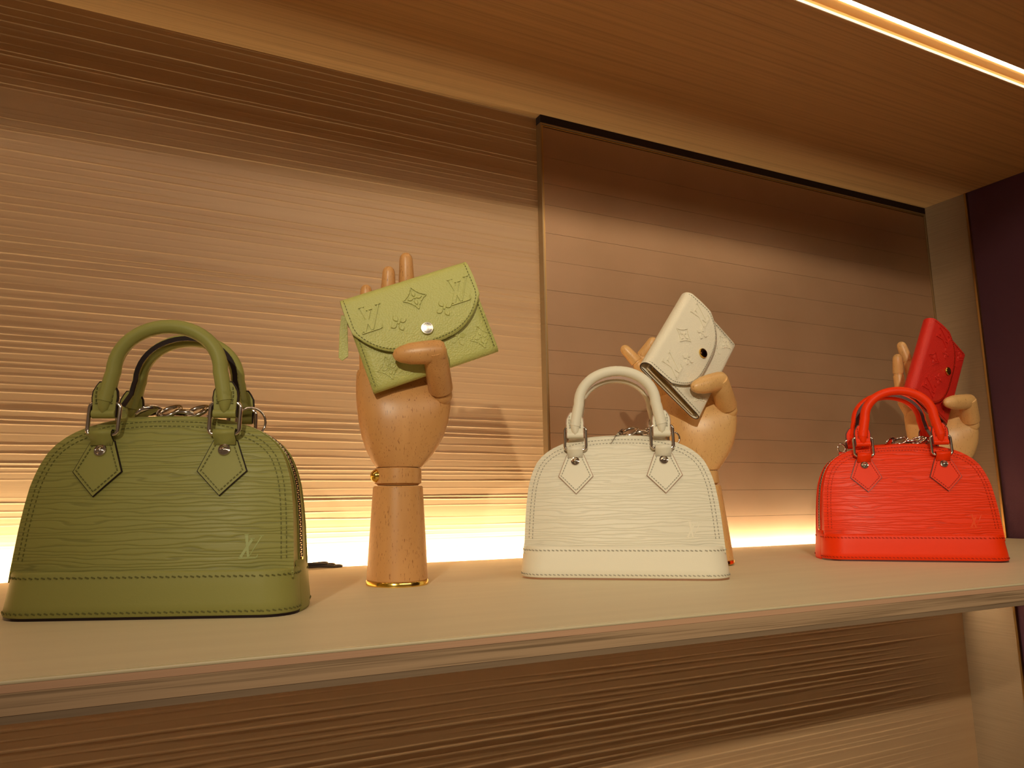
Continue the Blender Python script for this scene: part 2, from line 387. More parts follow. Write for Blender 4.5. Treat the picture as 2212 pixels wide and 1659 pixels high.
# ------------------------------------------------------------------ handbag
HW = [(.0, .1000), (.030, .0985), (.06, .0968), (.075, .0955), (.09, .0935), (.100, .0910), (.108, .0880), (.115, .0845), (.121, .0795), (.126, .0735), (.130, .067), (.134, .058), (.137, .048), (.1395, .036), (.141, .024)]
ED = [(.0, .031), (.03, .0290), (.06, .0255), (.09, .0215), (.12, .0165), (.141, .0130)]
HD = [(.0, .042), (.03, .0400), (.06, .0350), (.09, .0290), (.12, .0215), (.141, .0150)]
def bag_y(x, z, s=-1):
    hw = lerp_tab(HW, z); e = lerp_tab(ED, z); h = lerp_tab(HD, z); q = min(1.0, abs(x) / max(hw, 1e-6))
    return s * (e + (h - e) * (1 - q ** 3.2))
def bag_n(x, z, s=-1):
    e = .001; P = lambda a, c: V((a, bag_y(a, c, s), c))
    n_ = (P(x + e, z) - P(x - e, z)).cross(P(x, z + e) - P(x, z - e)).normalized(); return n_ if n_.y * s > 0 else -n_
ARCH = [(.0985, .026)] + [(h, z) for z, h in [(.035 + .005 * k, 0) for k in range(0)]] 
def arch_points():
    zs = list(np.linspace(.026, .118, 24)) + [.121, .1235, .126, .128, .130, .132, .134, .1355, .137, .1383, .1395, .1403, .141]
    R_ = [(lerp_tab(HW, z), z) for z in zs]; top = [(x, .141 + .0008 * (1 - (x / .024) ** 2)) for x in (.016, .008, 0, -.008, -.016)]
    return R_ + top + [(-x, z) for x, z in reversed(R_)]
def inset(path, d):
    out = []
    for i, (x, z) in enumerate(path):
        a = path[max(i - 1, 0)]; b_ = path[min(i + 1, len(path) - 1)]; tx, tz = b_[0] - a[0], b_[1] - a[1]; L_ = math.hypot(tx, tz)
        out.append((x - tz / L_ * d, z + tx / L_ * d) if False else (x + (-tz / L_) * d, z + (tx / L_) * d))
    return out
def rrect(hx, hy, r_, n=8):
    pts = []
    for cx, cy, a0 in ((hx - r_, -(hy - r_), -PI / 2), (hx - r_, hy - r_, 0), (-(hx - r_), hy - r_, PI / 2), (-(hx - r_), -(hy - r_), PI)):
        for k in range(n + 1): a = a0 + PI / 2 * k / n; pts.append((cx + r_ * math.cos(a), cy + r_ * math.sin(a)))
    out = []
    for i, p in enumerate(pts):      # subdivide the long straight runs
        q = pts[(i + 1) % len(pts)]; out.append(p); L_ = math.hypot(q[0] - p[0], q[1] - p[1])
        m_ = 12 if L_ > .08 else (3 if L_ > .0121 else 0)
        for k in range(1, m_ + 1): t = k / (m_ + 1); out.append((p[0] + (q[0] - p[0]) * t, p[1] + (q[1] - p[1]) * t))
    return out

def make_bag(loc, rz, col, label, edge, tape, pull, rings=(), droop=.002):
    sm, ep, th = M[col + '_smooth'], M[col + '_epi'], M[col + '_thread']
    bag = empty('handbag', loc, rz, label, 'handbag', 'mini dome handbags on the shelf'); bag.scale = (.92, .92, .932)
    for s, nm in ((-1, 'front_panel'), (1, 'back_panel')):
        zs = list(np.linspace(.024, .115, 22)) + [.118, .121, .1235, .126, .128, .130, .132, .134, .1355, .137, .1383, .1395, .1403, .141]
        P = []
        for z in zs:
            hw = lerp_tab(HW, z) + .0006; row = []
            for k in range(41):
                q = math.sin((k / 20 - 1) * PI / 2 * .999); x = hw * q
                row.append((x, bag_y(x, z, s), z))
            P.append(row)
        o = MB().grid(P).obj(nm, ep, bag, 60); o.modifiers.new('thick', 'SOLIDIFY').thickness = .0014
        o.modifiers['thick'].offset = 0.0
        if s < 0: front = o
    path = arch_points()
    # gusset leather on either side of the zipper and the tape between
    for y0, y1, nm, mt, dd in ((-1, -.26, 'gusset', sm, .0), (.26, 1, 'gusset', sm, .0), (-.27, .27, 'zipper_tape', tape, .0007)):
        P = []
        pp = inset(path, dd)
        for (x, z), (x0, z0) in zip(pp, path):
            e = lerp_tab(ED, min(z0, .141)); c = .0062
            f0 = (y0 * e if abs(y0) == 1 else math.copysign(c, y0)); f1 = (y1 * e if abs(y1) == 1 else math.copysign(c, y1))
            P.append([(x, f0 + (f1 - f0) * k / 3, z) for k in range(4)])
        o = MB().grid(P).obj(nm, mt, bag, 60)
    for s in (-1, 1):   # piped edge beside the zipper
        MB().tube([(x, s * .0064, z) for x, z in inset(path, -.0004)], .0007, 6).obj('piping', edge if s > 0 else sm, bag, 60)
    tb = MB(); pl = [V((x, 0, z)) for x, z in inset(path, -.0001)]; acc = 0; nxt = .001; k = 0
    for a, b_ in zip(pl, pl[1:]):
        L_ = (b_ - a).length; d = (b_ - a) / L_; nn = V((-d.z, 0, d.x))
        while nxt <= acc + L_:
            c = a + d * (nxt - acc) + V((0, .0011 * (1 if k % 2 else -1), 0)) - nn * .0002 * 0; tb.obb(c, d * .00050, V((0, .0024, 0)), nn * .0010); nxt += .0017; k += 1
        acc += L_
    tag(tb.obj('zipper_teeth', M['teeth'], bag), kind='stuff')
    for s in (-1, 1):
        MB().box((s * .0992 - .0009, -.0022, .0312), (s * .0992 + .0009, .0022, .0372)).obj('zipper_stop', M['gold'], bag)
    # stitching along the dome edge
    st = MB()
    for s in (-1, 1):
        for d in (.0042, .0078):
            ip = [(x, z) for x, z in inset(path, d) if z > .034]
            stitches(st, [(x, bag_y(x, z, s) + s * .0007, z) for x, z in ip], lambda c, s=s: bag_n(c.x, c.z, s))
    # base band
    secs = [(.1022, .0445, .0015), (.1030, .0455, .0030), (.1024, .0448, .0100), (.1014, .0436, .0200), (.1006, .0424, .0300), (.1003, .0420, .0312), (.0992, .0410, .0318), (.0985, .0400, .0300)]
    P = [[(x, y, z) for x, y in rrect(hx, hy, .024)] for hx, hy, z in secs]
    MB().grid(P, True).obj('base_band', sm, bag, 50)
    rr = rrect(.1024, .0449, .024)
    b2 = MB(); n_ = len(rr); b2.add([(x, y, 0) for x, y in rr] + [(x, y, .0018) for x, y in rr], [tuple(range(n_)), tuple(range(2 * n_ - 1, n_ - 1, -1))] + [(i, (i + 1) % n_, n_ + (i + 1) % n_, n_ + i) for i in range(n_)])
    b2.obj('base_plate', edge, bag, 40)
    for hx, hy, z in ((.1030, .0455, .0046), (.1010, .0430, .0278)):
        rp = rrect(hx, hy, .024); rp.append(rp[0])
        stitches(st, [(x, y, z) for x, y in rp], lambda c: V((c.x / abs(c.x) * max(0, abs(c.x) - .078), c.y / max(abs(c.y), 1e-6) * max(0.0, abs(c.y) - .0200), 0)) if abs(c.x) > .079 else V((0, c.y, 0)), .0042, .0026, .00042, .0003, .35)
    # end tabs over the band seam
    for s in (-1, 1):
        P = []
        for z, dx in ((-.0, .0012), (.002, .0018), (.0305, -.0002), (.0345, -.0012), (.0350, -.0035), (.033, -.0048)):
            hx = lerp_tab([(0, .1026), (.003, .1032), (.010, .1026), (.02, .1016), (.03, .1008), (.036, .1004)], z) + dx * .6
            P.append([(s * (hx - .0022 * abs(k / 4 - 1) ** 2.5), (k / 4 - 1) * .0205, z) for k in range(9)])
        o = MB().grid(P).obj('end_tab', sm, bag, 60); md = o.modifiers.new('thick', 'SOLIDIFY'); md.thickness = .0018; md.offset = 0
        o.data.materials.append(edge); md.material_offset_rim = 1
        for sy in (-1, 1):
            stitches(st, [(s * (.1030 - .0012), sy * .0180, .003), (s * (.1008 - .0010), sy * .0180, .0315)], lambda c, s=s: V((s, 0, 0)), .0036)
    tag(st.obj('stitching', th, bag), kind='stuff')
    # handles, rings, chapes
    for s in (-1, 1):
        yo = s * .0245; pth = []
        for k in range(8): t = k / 8; pth.append((.0440 - .0045 * t, yo, .152 + .022 * t))
        for k in range(25): a = PI * k / 24; pth.append((.0393 * math.cos(a), yo, .1735 + .0345 * math.sin(a) ** 0.93 if a not in (0,) else .1735))
        for k in range(7, -1, -1): t = k / 8; pth.append((-(.0440 - .0045 * t), yo, .152 + .022 * t))
        hd = MB().tube(pth, [.0059 - .0006 * math.sin(PI * i / (len(pth) - 1)) for i in range(len(pth))], 14).obj('handle', sm, bag, 60)
        # seam fin on the inner side of the handle, with painted edge
        fin = MB(); fe = MB(); sth = MB()
        cen = V((0, 0, .165))
        def ribbon(mb, y0, y1, thick, r_off=0.0):
            rows = []
            for i, p in enumerate(pth):
                p = V(p); a = V(pth[max(i - 1, 0)]); b_ = V(pth[min(i + 1, len(pth) - 1)]); d = (b_ - a).normalized(); nn = V((d.z, 0, -d.x))
                fl = 1.0 + 1.1 * max(0, 1 - min(i, len(pth) - 1 - i) / 4.0)
                rows.append([p + nn * thick + V((0, y0, 0)), p + nn * thick + V((0, y1 * fl, 0)), p - nn * thick + V((0, y1 * fl, 0)), p - nn * thick + V((0, y0, 0))])
            mb.grid(rows, True)
        ribbon(fin, 0, -s * .0082, .0017); fin.obj('handle_seam', sm, hd, 50)
        rows = []
        for i, p in enumerate(pth):
            p = V(p); a = V(pth[max(i - 1, 0)]); b_ = V(pth[min(i + 1, len(pth) - 1)]); d = (b_ - a).normalized(); nn = V((d.z, 0, -d.x))
            fl = 1.0 + 1.1 * max(0, 1 - min(i, len(pth) - 1 - i) / 4.0); y0, y1 = -s * .0081 * fl, -s * .0088 * fl
            rows.append([p + nn * .0019 + V((0, y0, 0)), p + nn * .0019 + V((0, y1, 0)), p - nn * .0019 + V((0, y1, 0)), p - nn * .0019 + V((0, y0, 0))])
        fe.grid(rows, True); fe.obj('painted_edge', edge, hd, 50)
        for i_off in (1, -1):
            stitches(sth, [V(p) + V((0, -s * .0070, 0)) + (V(p) - cen).normalized() * .0018 * i_off for p in pth[2:-2]], lambda c, q=i_off: (V((c.x, 0, c.z)) - cen) * q, .0030, .0018, .0003, .00025)
        for sx in (-1, 1):
            # flared handle end, looped round the ring
            cx = sx * .0440
            out = [(-.0082, .1378), (.0082, .1378), (.0084, .1470), (.0088, .1515), (.0083, .1560), (.0062, .1600), (.0042, .1628), (-.0042, .1628), (-.0062, .1600), (-.0083, .1560), (-.0088, .1515), (-.0084, .1470)]
            n_ = len(out); out = [(x, z + .0030) for x, z in out]
            vs = [(cx + x, yo - s * -.0016, z) for x, z in out] + [(cx + x, yo + s * -.0022, z) for x, z in out]
            fs = [tuple(range(n_)), tuple(range(2 * n_ - 1, n_ - 1, -1))] + [(i, (i + 1) % n_, n_ + (i + 1) % n_, n_ + i) for i in range(n_)]
            mi = [0, 0] + [1] * n_
            o = mk('handle_end', vs, fs, sm, bag, mats=[sm, sm], midx=mi); bevel(o, .0007)
            ov = [(cx + x * 1.10, y_, .1525 + (z - .1525) * 1.06) for y_ in (yo - s * .0016, yo + s * .0006) for x, z in out if True]
            mk('painted_edge', ov, fs, edge, o)
            MB().tube([(cx - .0083, yo, .1425), (cx + .0083, yo, .1425)], .0033, 12).obj('handle_loop', sm, bag, 50)
            MB().tube([(cx, yo + s * .0022, .1422), (cx, yo + s * .0010, .1460), (cx, yo + s * .0002, .1510), (cx - sx * .0004, yo, .1585)], [.0010, .0034, .0052, .0058], 14).obj('handle_root', sm, hd, 60)
            for q in (-1, 1):
                stitches(sth, [(cx + q * .0055, yo + s * .0019, .1508), (cx + q * .0062, yo + s * .0019, .1565), (cx + q * .0055, yo + s * .0019, .1620)], lambda c, s=s: V((0, s, 0)), .0030, .0019, .0004, .0003)
                stitches(sth, [(cx + q * .0036, yo + s * .0020, .1504), (cx + q * .0080, yo + s * .0020, .1498)], lambda c, s=s: V((0, s, 0)), .0030, .0022, .0004, .0003)
            # rectangular ring
            yr = yo + s * .0002; hx, hz, rc = .0110, .0116, .0034; cz = .1390; ring = []
            for qx, qz, a0 in ((hx - rc, hz - rc, 0), (-(hx - rc), hz - rc, PI / 2), (-(hx - rc), -(hz - rc), PI), (hx - rc, -(hz - rc), 3 * PI / 2)):
                for k in range(5): a = a0 + PI / 2 * k / 4; ring.append((cx + qx + rc * math.cos(a), yr + s * (-.0009 if qz > 0 else .0006), cz + qz + rc * math.sin(a)))
            MB().tube(ring, .00155, 10, True).obj('metal_ring', M['chrome'], bag, 60)
            # chape: pentagon tab with rivet
            cxp = sx * .0446
            pent = [(-.0084, .1225), (.0084, .1225), (.0172, .1005), (0, .0832), (-.0172, .1005)]
            def plate(name, grow, y_in, y_out, mt, par):
                cc = (0, .104); pp = []
                for x, z in pent:
                    d = math.hypot(x - cc[0], z - cc[1]); pp.append((x + (x - cc[0]) / d * grow, z + (z - cc[1]) / d * grow))
                mb = MB(); ring0, ring1 = [], []
                e2 = []
                for i in range(5):
                    a, b_ = pp[i], pp[(i + 1) % 5]
                    for k in range(4): t = k / 4; e2.append((a[0] + (b_[0] - a[0]) * t, a[1] + (b_[1] - a[1]) * t))
                n2 = len(e2); ctr = (0, .104); vs = []
                for off in (y_in, y_out):
                    for x, z in e2: vs.append((cxp + x, bag_y(cxp + x, z, s) + s * off, z))
                vs.append((cxp, bag_y(cxp, ctr[1], s) + s * y_out, ctr[1])); fs = [(i, (i + 1) % n2, n2 + (i + 1) % n2, n2 + i) for i in range(n2)] + [(n2 + i, n2 + (i + 1) % n2, 2 * n2) for i in range(n2)]
                mb.add(vs, fs); return mb.obj(name, mt, par, 40)
            ch = plate('strap_tab', 0, .0020, .0028, sm, bag); plate('painted_edge', .0008, -.0005, .0022, edge, ch)
            P = []
            for z, yy in ((.1195, bag_y(cxp, .1195, s) + s * .0028), (.1232, bag_y(cxp, .1232, s) + s * .0036), (.1270, yr + s * .0031), (.1292, yr + s * .0030), (.1306, yr + s * .0014), (.1306, yr - s * .0014), (.1268, yr - s * .0024)):
                P.append([(cxp + x, yy, z) for x in (-.0080, 0, .0080)])
            o = MB().grid(P).obj('strap_loop', sm, ch, 60); md = o.modifiers.new('thick', 'SOLIDIFY'); md.thickness = .0012; md.offset = 0; o.data.materials.append(edge); md.material_offset_rim = 1
            ins = [(-.0062, .1205), (.0062, .1205), (.0148, .1010), (0, .0862), (-.0148, .1010), (-.0062, .1205)]
            dense = []
            for a, b_ in zip(ins, ins[1:]):
                for k in range(4): t = k / 4; dense.append((a[0] + (b_[0] - a[0]) * t, a[1] + (b_[1] - a[1]) * t))
            dense.append(ins[-1])
            stitches(sth, [(cxp + x, bag_y(cxp + x, z, s) + s * .0030, z) for x, z in dense], lambda c, s=s: bag_n(c.x, c.z, s), .0029, .0018, .00038, .0003)
            nrm = bag_n(cxp, .1152, s); base = V((cxp, bag_y(cxp, .1152, s), .1152)) + nrm * .0026
            rv = MB().lathe(base, nrm, [(.0040, 0), (.0046, .0005), (.0043, .0012), (.0033, .0015), (.0029, .0012), (.0024, .0014), (.0013, .0022), (.0002, .0024)], 20).obj('rivet', M['chrome'], ch, 50)
        tag(sth.obj('handle_stitching', th, bag), kind='stuff')
    # logo pressed into the front panel, lower right
    mb = MB(); stamp(mb, monogram(), (.0690, .0470), .0082, lambda x, z: (V((x, bag_y(x, z), z)) + bag_n(x, z) * .0007, bag_n(x, z)), .00016)
    mb.obj('monogram', M[col + '_mark'], bag, 30)
    # zipper sliders, pull, small rings on top
    p = pull; top = .1418
    for i, x in enumerate((p, p + .021)):
        q = MB(); q.box((x - .0045, -.0034, top - .0002), (x + .0045, .0034, top + .0012)).box((x - .0030, -.0010, top + .0012), (x + .0030, .0010, top + .0034)); bevel(q.obj('zipper_slider', M['chrome'], bag, 40), .0006)
        ring = [(x + .0085 * math.cos(2 * PI * k / 16) + .003, -.0012 + .0040 * math.sin(2 * PI * k / 16), top + .0050 + .0044 * math.sin(2 * PI * k / 16 + .6)) for k in range(16)]
        MB().tube(ring, .0016, 8, True).obj('pull_ring', M['chrome'], bag, 60)
    P = []
    for t in np.linspace(0, 1, 9):
        wd = .0018 + .0056 * math.sin(PI * min(1, t * .62 + .12)) ** 1.2 if t < .9 else (.0040 if t < .99 else .0016)
        yy = -.003 - (.010 + droop) * t; zz = top + .0050 - droop * 1.4 * t * t; xx = p - .003 - .014 * t
        P.append([(xx + wd * math.cos(a) * .45, yy + wd * math.sin(a) * .35, zz + wd * .62 * math.cos(a)) for a in [2 * PI * k / 10 for k in range(10)]])
    mb = MB().grid(P, True); mb.f.append(tuple(range(10))); mb.f.append(tuple(range(89, 79, -1)))
    mb.obj('zipper_pull', M['chrome'], bag, 60)
    MB().tube([(p + .006, -.002, top + .0036), (p + .009, -.002, top + .0046), (p + .018, -.002, top + .0040), (p + .022, -.002, top + .0034)], [.0012, .0028, .0026, .0012], 10).obj('swivel_clasp', M['chrome'], bag, 60)
    MB().tube([(p + .025, -.001, top + .003), (p + .029, -.001, top + .0062), (p + .034, -.001, top + .0056), (p + .036, -.001, top + .0022), (p + .032, -.001, top + .0008)], .0014, 8).obj('strap_hook', M['chrome'], bag, 60)
    for cx, rad in rings:
        ring = [(cx + rad * math.cos(a), .013 + rad * .45 * math.cos(a), .1400 + rad * math.sin(a) * 1.1) for a in [2 * PI * k / 20 for k in range(20)]]
        MB().tube(ring, .0010, 8, True).obj('side_ring', M['chrome'], bag, 60)
        MB().box((cx - .004, .010, .128), (cx + .004, .0135, .1340)).obj('ring_tab', sm, bag)
    return bag

# ------------------------------------------------------------------ wallet
def make_wallet(loc, X, Z, col, label, edge, lining, snap, tabbed):
    g, th = M[col + '_grain'], M[col + '_thread']
    wl = empty('wallet', loc, 0, label, 'wallet', 'flap wallets held by the wooden hands')
    X = V(X).normalized(); Z = V(Z); Z = (Z - X * Z.dot(X)).normalized(); Y = Z.cross(X)
    wl.rotation_euler = Matrix(((X.x, Y.x, Z.x), (X.y, Y.y, Z.y), (X.z, Y.z, Z.z))).to_euler()
    hx, hz = .0595, .0440; R = .0075
    def solid(o, th_=.0013, off=-1.0):
        o.data.materials.append(edge); md = o.modifiers.new('thick', 'SOLIDIFY'); md.thickness = th_; md.offset = off; md.material_offset_rim = 1; return o
    # body: one strip of leather folded at the bottom
    prof = [(.0066, hz - .004), (.0064, .02), (.0056, -.015), (.0048, -hz + .006)] + [(.0044 * math.cos(a), -hz + .0044 - .0044 * math.sin(a)) for a in np.linspace(0, PI, 9)] + [(-.0048, -hz + .006), (-.0056, -.015), (-.0062, .01), (-.0064, .030)]
    P = [[(hx * .985 * (k / 12 * 2 - 1), y, z) for k in range(13)] for y, z in prof]
    o = MB().grid(P).obj('body', g, wl, 60); solid(o, .0013, 0)
    # inner pocket layers
    MB().box((-hx * .93, -.0034, -hz + .008), (hx * .93, -.0008, hz - .010)).obj('coin_pocket', lining, wl)
    bevel(MB().box((-hx * .97, .0014, -hz + .006), (hx * .97, .0030, hz - .008)).obj('inner_panel', g, wl), .0004)
    for s in (-1, 1):
        P = [[(s * (hx * .93 + .0022 * (1 if i % 2 else 0)), -.0048 + .0018 * i, z) for i in range(6)] for z in (-hz + .006, 0, hz - .012)]
        MB().grid(P).obj('side_gusset', lining, wl)
    # flap
    def yb(b_):
        if b_ < R: return -math.sqrt(max(0, R * R - (R - b_) ** 2)) - .0006
        return -R - .0006 - .0024 * math.sin(PI * min(1, (b_ - R) / .070))
    def bedge(s): return .0645 - .0295 * abs(s) ** 3.2
    P = []
    for t in np.linspace(0, 1, 5): P.append([(hx * s, .0082 + .0 * t, hz - .022 + (.022 - R) * t) for s in np.linspace(-1, 1, 33)])
    for a in np.linspace(0, PI / 2, 7)[1:]:
        P.append([(hx * s, (R + .0006) * math.cos(a), hz - R + R * math.sin(a)) for s in np.linspace(-1, 1, 33)])
    ss = [math.sin(x * PI / 2) for x in np.linspace(-1, 1, 33)]
    P = [[(hx * 1.0 * s, y, z) for s, (x, y, z) in zip(ss, row)] for row in P]
    for t in np.linspace(0, 1, 22)[1:]:
        row = []
        for s in ss:
            e = bedge(s); b_ = e * (t ** 1.6); row.append((hx * s * (1 + .016 * math.sin(PI * min(1, b_ / .034))), yb(b_), hz - b_))
        P.append(row)
    o = MB().grid(P).obj('flap', g, wl, 60); solid(o, .0014, 0)
    flap = o
    F = lambda u_, v_: (V((u_ * 1.0, yb(hz - v_) - .0003, v_)), V((0, -1, 0)) if (hz - v_) > R * .9 else V((0, -.8, .6)))
    # normals may make the shell grow inwards: keep marks outside either way
    F2 = lambda u_, v_: (lambda r_: (r_[0] + r_[1] * .0006, r_[1]))(F(u_, v_))
    at = lambda a, b_: ((a - .5) * 2 * hx, hz - b_ * .0900)
    def press(nm, polys, pos, sc, fn, par, ang=0.0):
        mb = MB(); stamp(mb, polys, pos, sc, fn, .0009, ang); mb.obj(nm, g, par, 30)
    for a_ in (.165, .865): press('embossed_monogram', monogram(), at(a_, .285), .0120, F2, flap)
    press('embossed_star', star(), at(.525, .225), .0088, F2, flap)
    for a_ in (.345, .705): press('embossed_flower', flower(), at(a_, .420), .0082, F2, flap, .25)
    FB = lambda u_, v_: (V((u_, -.0064 - .0004 * max(0, v_ / .044) + (.0009 if v_ < -.02 else 0), v_)), V((0, -1, 0)))
    press('embossed_flower', flower(), at(.735, .74), .0078, FB, wl, .25)
    for a_ in (.90, .17): press('embossed_star', star(), at(a_, .80), .0085, FB, wl)
    st = MB(); ins = .0030
    ep = [(hx * s * 1.0 - math.copysign(ins * abs(s) ** 6, s), bedge(s) - ins * (1 - abs(s) ** 8 * .3)) for s in np.linspace(-1, 1, 60)]
    ep = [(-(hx - ins), b_) for b_ in np.linspace(.0015, .030, 12)] + ep[1:-1] + [(hx - ins, b_) for b_ in np.linspace(.030, .0015, 12)]
    stitches(st, [(x * (1 + .010), yb(b_) - .0009, hz - b_) for x, b_ in ep], lambda c: V((0, -1, 0)), .0030, .0018, .0003, .00025)
    for s in (-1, 1):
        stitches(st, [(s * (hx * .985 - .0028), -.0070 + max(0, (-z) / .044) * .0012, z) for z in np.linspace(.02, -hz + .004, 10)], lambda c: V((0, -1, 0)), .0030, .0018, .0003, .00025)
    tag(st.obj('stitching', th, wl), kind='stuff')
    u_, v_ = at(.530, .560)
    base = V((u_, yb(hz - v_) - .0010, v_))
    b1 = MB().lathe(base, (0, -1, 0), [(.0052, 0), (.0056, .0004), (.0056, .0014), (.0052, .0019), (.0046, .0020)], 28).obj('snap_button', snap[0], wl, 40)
    MB().lathe(base, (0, -1, 0), [(.0046, .0), (.0046, .0021), (.0040, .0023), (.0002, .0024)], 28).obj('snap_face', snap[1], b1, 40)
    lt = MB()
    for k in range(14):     # tiny ring of lettering on the snap is only readable as marks
        a = 2 * PI * k / 16 + .4; c = base + V((.0036 * math.cos(a), -.00236, .0036 * math.sin(a))); lt.obb(c, V((math.cos(a), 0, math.sin(a))) * .00035, V((-math.sin(a), 0, math.cos(a))) * .00018, V((0, .00006, 0)))
    lt.obj('snap_engraving', M['snap_dark'] if snap[1] is not M['snap_dark'] else M['gold'], b1)
    if tabbed:      # leather zip pull hanging at the left end, straight down
        inv = wl.rotation_euler.to_matrix().inverted(); dn = (inv @ V((0, 0, -1))).normalized(); rt = (inv @ V((.93, -.30, 0))).normalized()
        nn = dn.cross(rt).normalized(); o0 = V((-hx - .0005, .001, hz - .0125)) ; ln_ = .041; w_ = .0042
        mb = MB(); vs = []
        prof2 = [(0, -.6), (0, .6), (.035, 1), (ln_ * .9, .95), (ln_, -.25), (ln_ * .93, -1.0), (.012, -.9)]
        for k in (-1, 1):
            for d_, s_ in prof2: vs.append(o0 + dn * d_ + rt * s_ * w_ + nn * .0007 * k)
        n_ = len(prof2); mb.add(vs, [tuple(range(n_)), tuple(range(2 * n_ - 1, n_ - 1, -1))] + [(i, (i + 1) % n_, n_ + (i + 1) % n_, n_ + i) for i in range(n_)])
        bevel(mb.obj('pull_tab', g, wl), .0003)
    return wl

# ------------------------------------------------------------------ wooden mannequin hand
PALM = [(.1018, .0195, .0215, .0185, 0), (.108, .0240, .0270, .0205, 0), (.118, .0290, .0345, .0225, 0), (.129, .0328, .0405, .0235, -.0005), (.142, .0356, .0450, .0240, -.001),
        (.156, .0375, .0472, .0232, -.001), (.1665, .0385, .0472, .0210, 0), (.170, .0386, .0462, .0195, .0005), (.178, .0388, .0440, .0170, .001), (.187, .0385, .0425, .0145, .001), (.1902, .0375, .0412, .0128, .001), (.1908, .0355, .0390, .0105, .001)]
def seg(mb, a, b_, r0, r1, tip=False, flat=.92):
    a, b_ = V(a), V(b_); L_ = (b_ - a).length
    if tip:
        pr = [(r0 * .72, 0), (r0 * .97, r0 * .12), (r0, r0 * .35), (r1 * 1.0, L_ * .55), (r1 * .93, L_ - r1 * .9), (r1 * .78, L_ - r1 * .45), (r1 * .48, L_ - r1 * .12), (r1 * .12, L_)]
    else:
        pr = [(r0 * .72, 0), (r0 * .97, r0 * .12), (r0, r0 * .35), ((r0 + r1) / 2, L_ * .5), (r1, L_ - r1 * .3), (r1 * .96, L_ - r1 * .08), (r1 * .7, L_)]
    return mb.lathe(a, b_ - a, pr, 18, 1.0, flat, xdir=(1, 0, 0) if abs((b_ - a).normalized().x) < .8 else (0, 1, 0))
def make_hand(loc, rz, wood, label, fingers, thumb, tilt=(0, 0)):
    h = empty('wooden_hand', loc, rz, label, 'mannequin hand', 'jointed wooden display hands'); h.rotation_euler = (tilt[0], tilt[1], rz)
    wd = M[wood]
    MB().lathe((0, 0, 0), (0, 0, 1), [(.0270, 0), (.0273, .0003), (.0273, .0035), (.0269, .0040)], 48).obj('gold_base', M['gold'], h, 40)
    MB().lathe((0, 0, .0040), (0, 0, 1), [(.0262, 0), (.0268, .0008), (.0266, .006), (.0255, .026), (.0240, .05), (.0228, .070), (.0222, .0800), (.0214, .0812)], 48).obj('forearm', wd, h, 30)
    MB().lathe((0, 0, .0868), (0, 0, 1), [(.0180, -.001), (.0188, 0), (.0208, .0008), (.0210, .006), (.0208, .0136), (.0200, .0143), (.0150, .0150)], 48).obj('wrist', wd, h, 30)
    MB().sphere((-.0188, -.0075, .0942), .0058, 18, 12).obj('brass_knob', M['gold'], h, 60)
    P = []; n_ = 40
    for z, L_, R_, d, oy in PALM:
        row = []
        for k in range(n_):
            a = 2 * PI * k / n_; c, s_ = math.cos(a), math.sin(a); e = 2 / 2.35
            x = math.copysign(abs(c) ** e, c) * (R_ if c > 0 else L_); y = math.copysign(abs(s_) ** e, s_) * d
            if y < 0: y *= .94
            row.append((x, y + oy, z))
        P.append(row)
    mb = MB().grid(P, True); mb.f.append(tuple(range(n_ - 1, -1, -1))); mb.f.append(tuple((len(PALM) - 1) * n_ + k for k in range(n_)))
    palm = mb.obj('palm', wd, h, 38)
    for nm, pts, rs in fingers:
        f = bpy.data.objects.new('finger', None); C.objects.link(f); f.parent = h; f.empty_display_size = .01
        for i in range(len(pts) - 1):
            a, b_ = V(pts[i]), V(pts[i + 1]); d = (b_ - a).normalized(); g = rs[i] * .10
            seg(MB(), a + d * (g if i else -.004), b_ - d * (g if i < len(pts) - 2 else 0), rs[i], rs[i + 1], i == len(pts) - 2).obj('finger_segment', wd, f, 40)
            if i: MB().sphere(pts[i], rs[i] * .86, 14, 10).obj('joint_ball', wd, f, 60)
    f = bpy.data.objects.new('thumb', None); C.objects.link(f); f.parent = h; f.empty_display_size = .01
    a, b_, c = V(thumb[0]), V(thumb[1]), V(thumb[2])
    MB().sphere(a, .0098, 16, 12).obj('joint_ball', wd, f, 60)
    seg(MB(), a + (b_ - a).normalized() * .005, b_ + (b_ - a).normalized() * .0035, .0112, .0106, False, .95).obj('finger_segment', wd, f, 40)
    d = (c - b_).normalized(); L_ = (c - b_).length + .010
    MB().lathe(b_ - d * .010, d, [(.0020, 0), (.0075, .0014), (.0098, .0045), (.0104, .0095), (.0102, L_ * .45), (.0094, L_ * .68), (.0072, L_ * .86), (.0046, L_ * .96), (.0008, L_)], 20, 1.0, .86, xdir=(0, 0, 1)).obj('finger_segment', wd, f, 50)
    return h

# ------------------------------------------------------------------ placing everything on the shelf
D = math.radians
make_bag((0.0281, 0.5634, 0), D(-22), 'green', 'olive green ribbed leather mini dome handbag, leftmost on the shelf', M['edge'], M['tape'], -.008, [(.054, .0105)], .001)
make_bag((0.4316, 0.5925, 0), D(-34), 'white', 'off-white ribbed leather mini dome handbag in the middle of the shelf', M['edge_tan'], M['tape_white'], .010, [(.0600, .006)], .0085)
make_bag((0.8229, 0.5781, 0), D(-40), 'red', 'bright orange-red ribbed leather mini dome handbag, rightmost on the shelf', M['edge_red'], M['tape'], .002, [(.040, .0100), (-.062, .005)], .001)

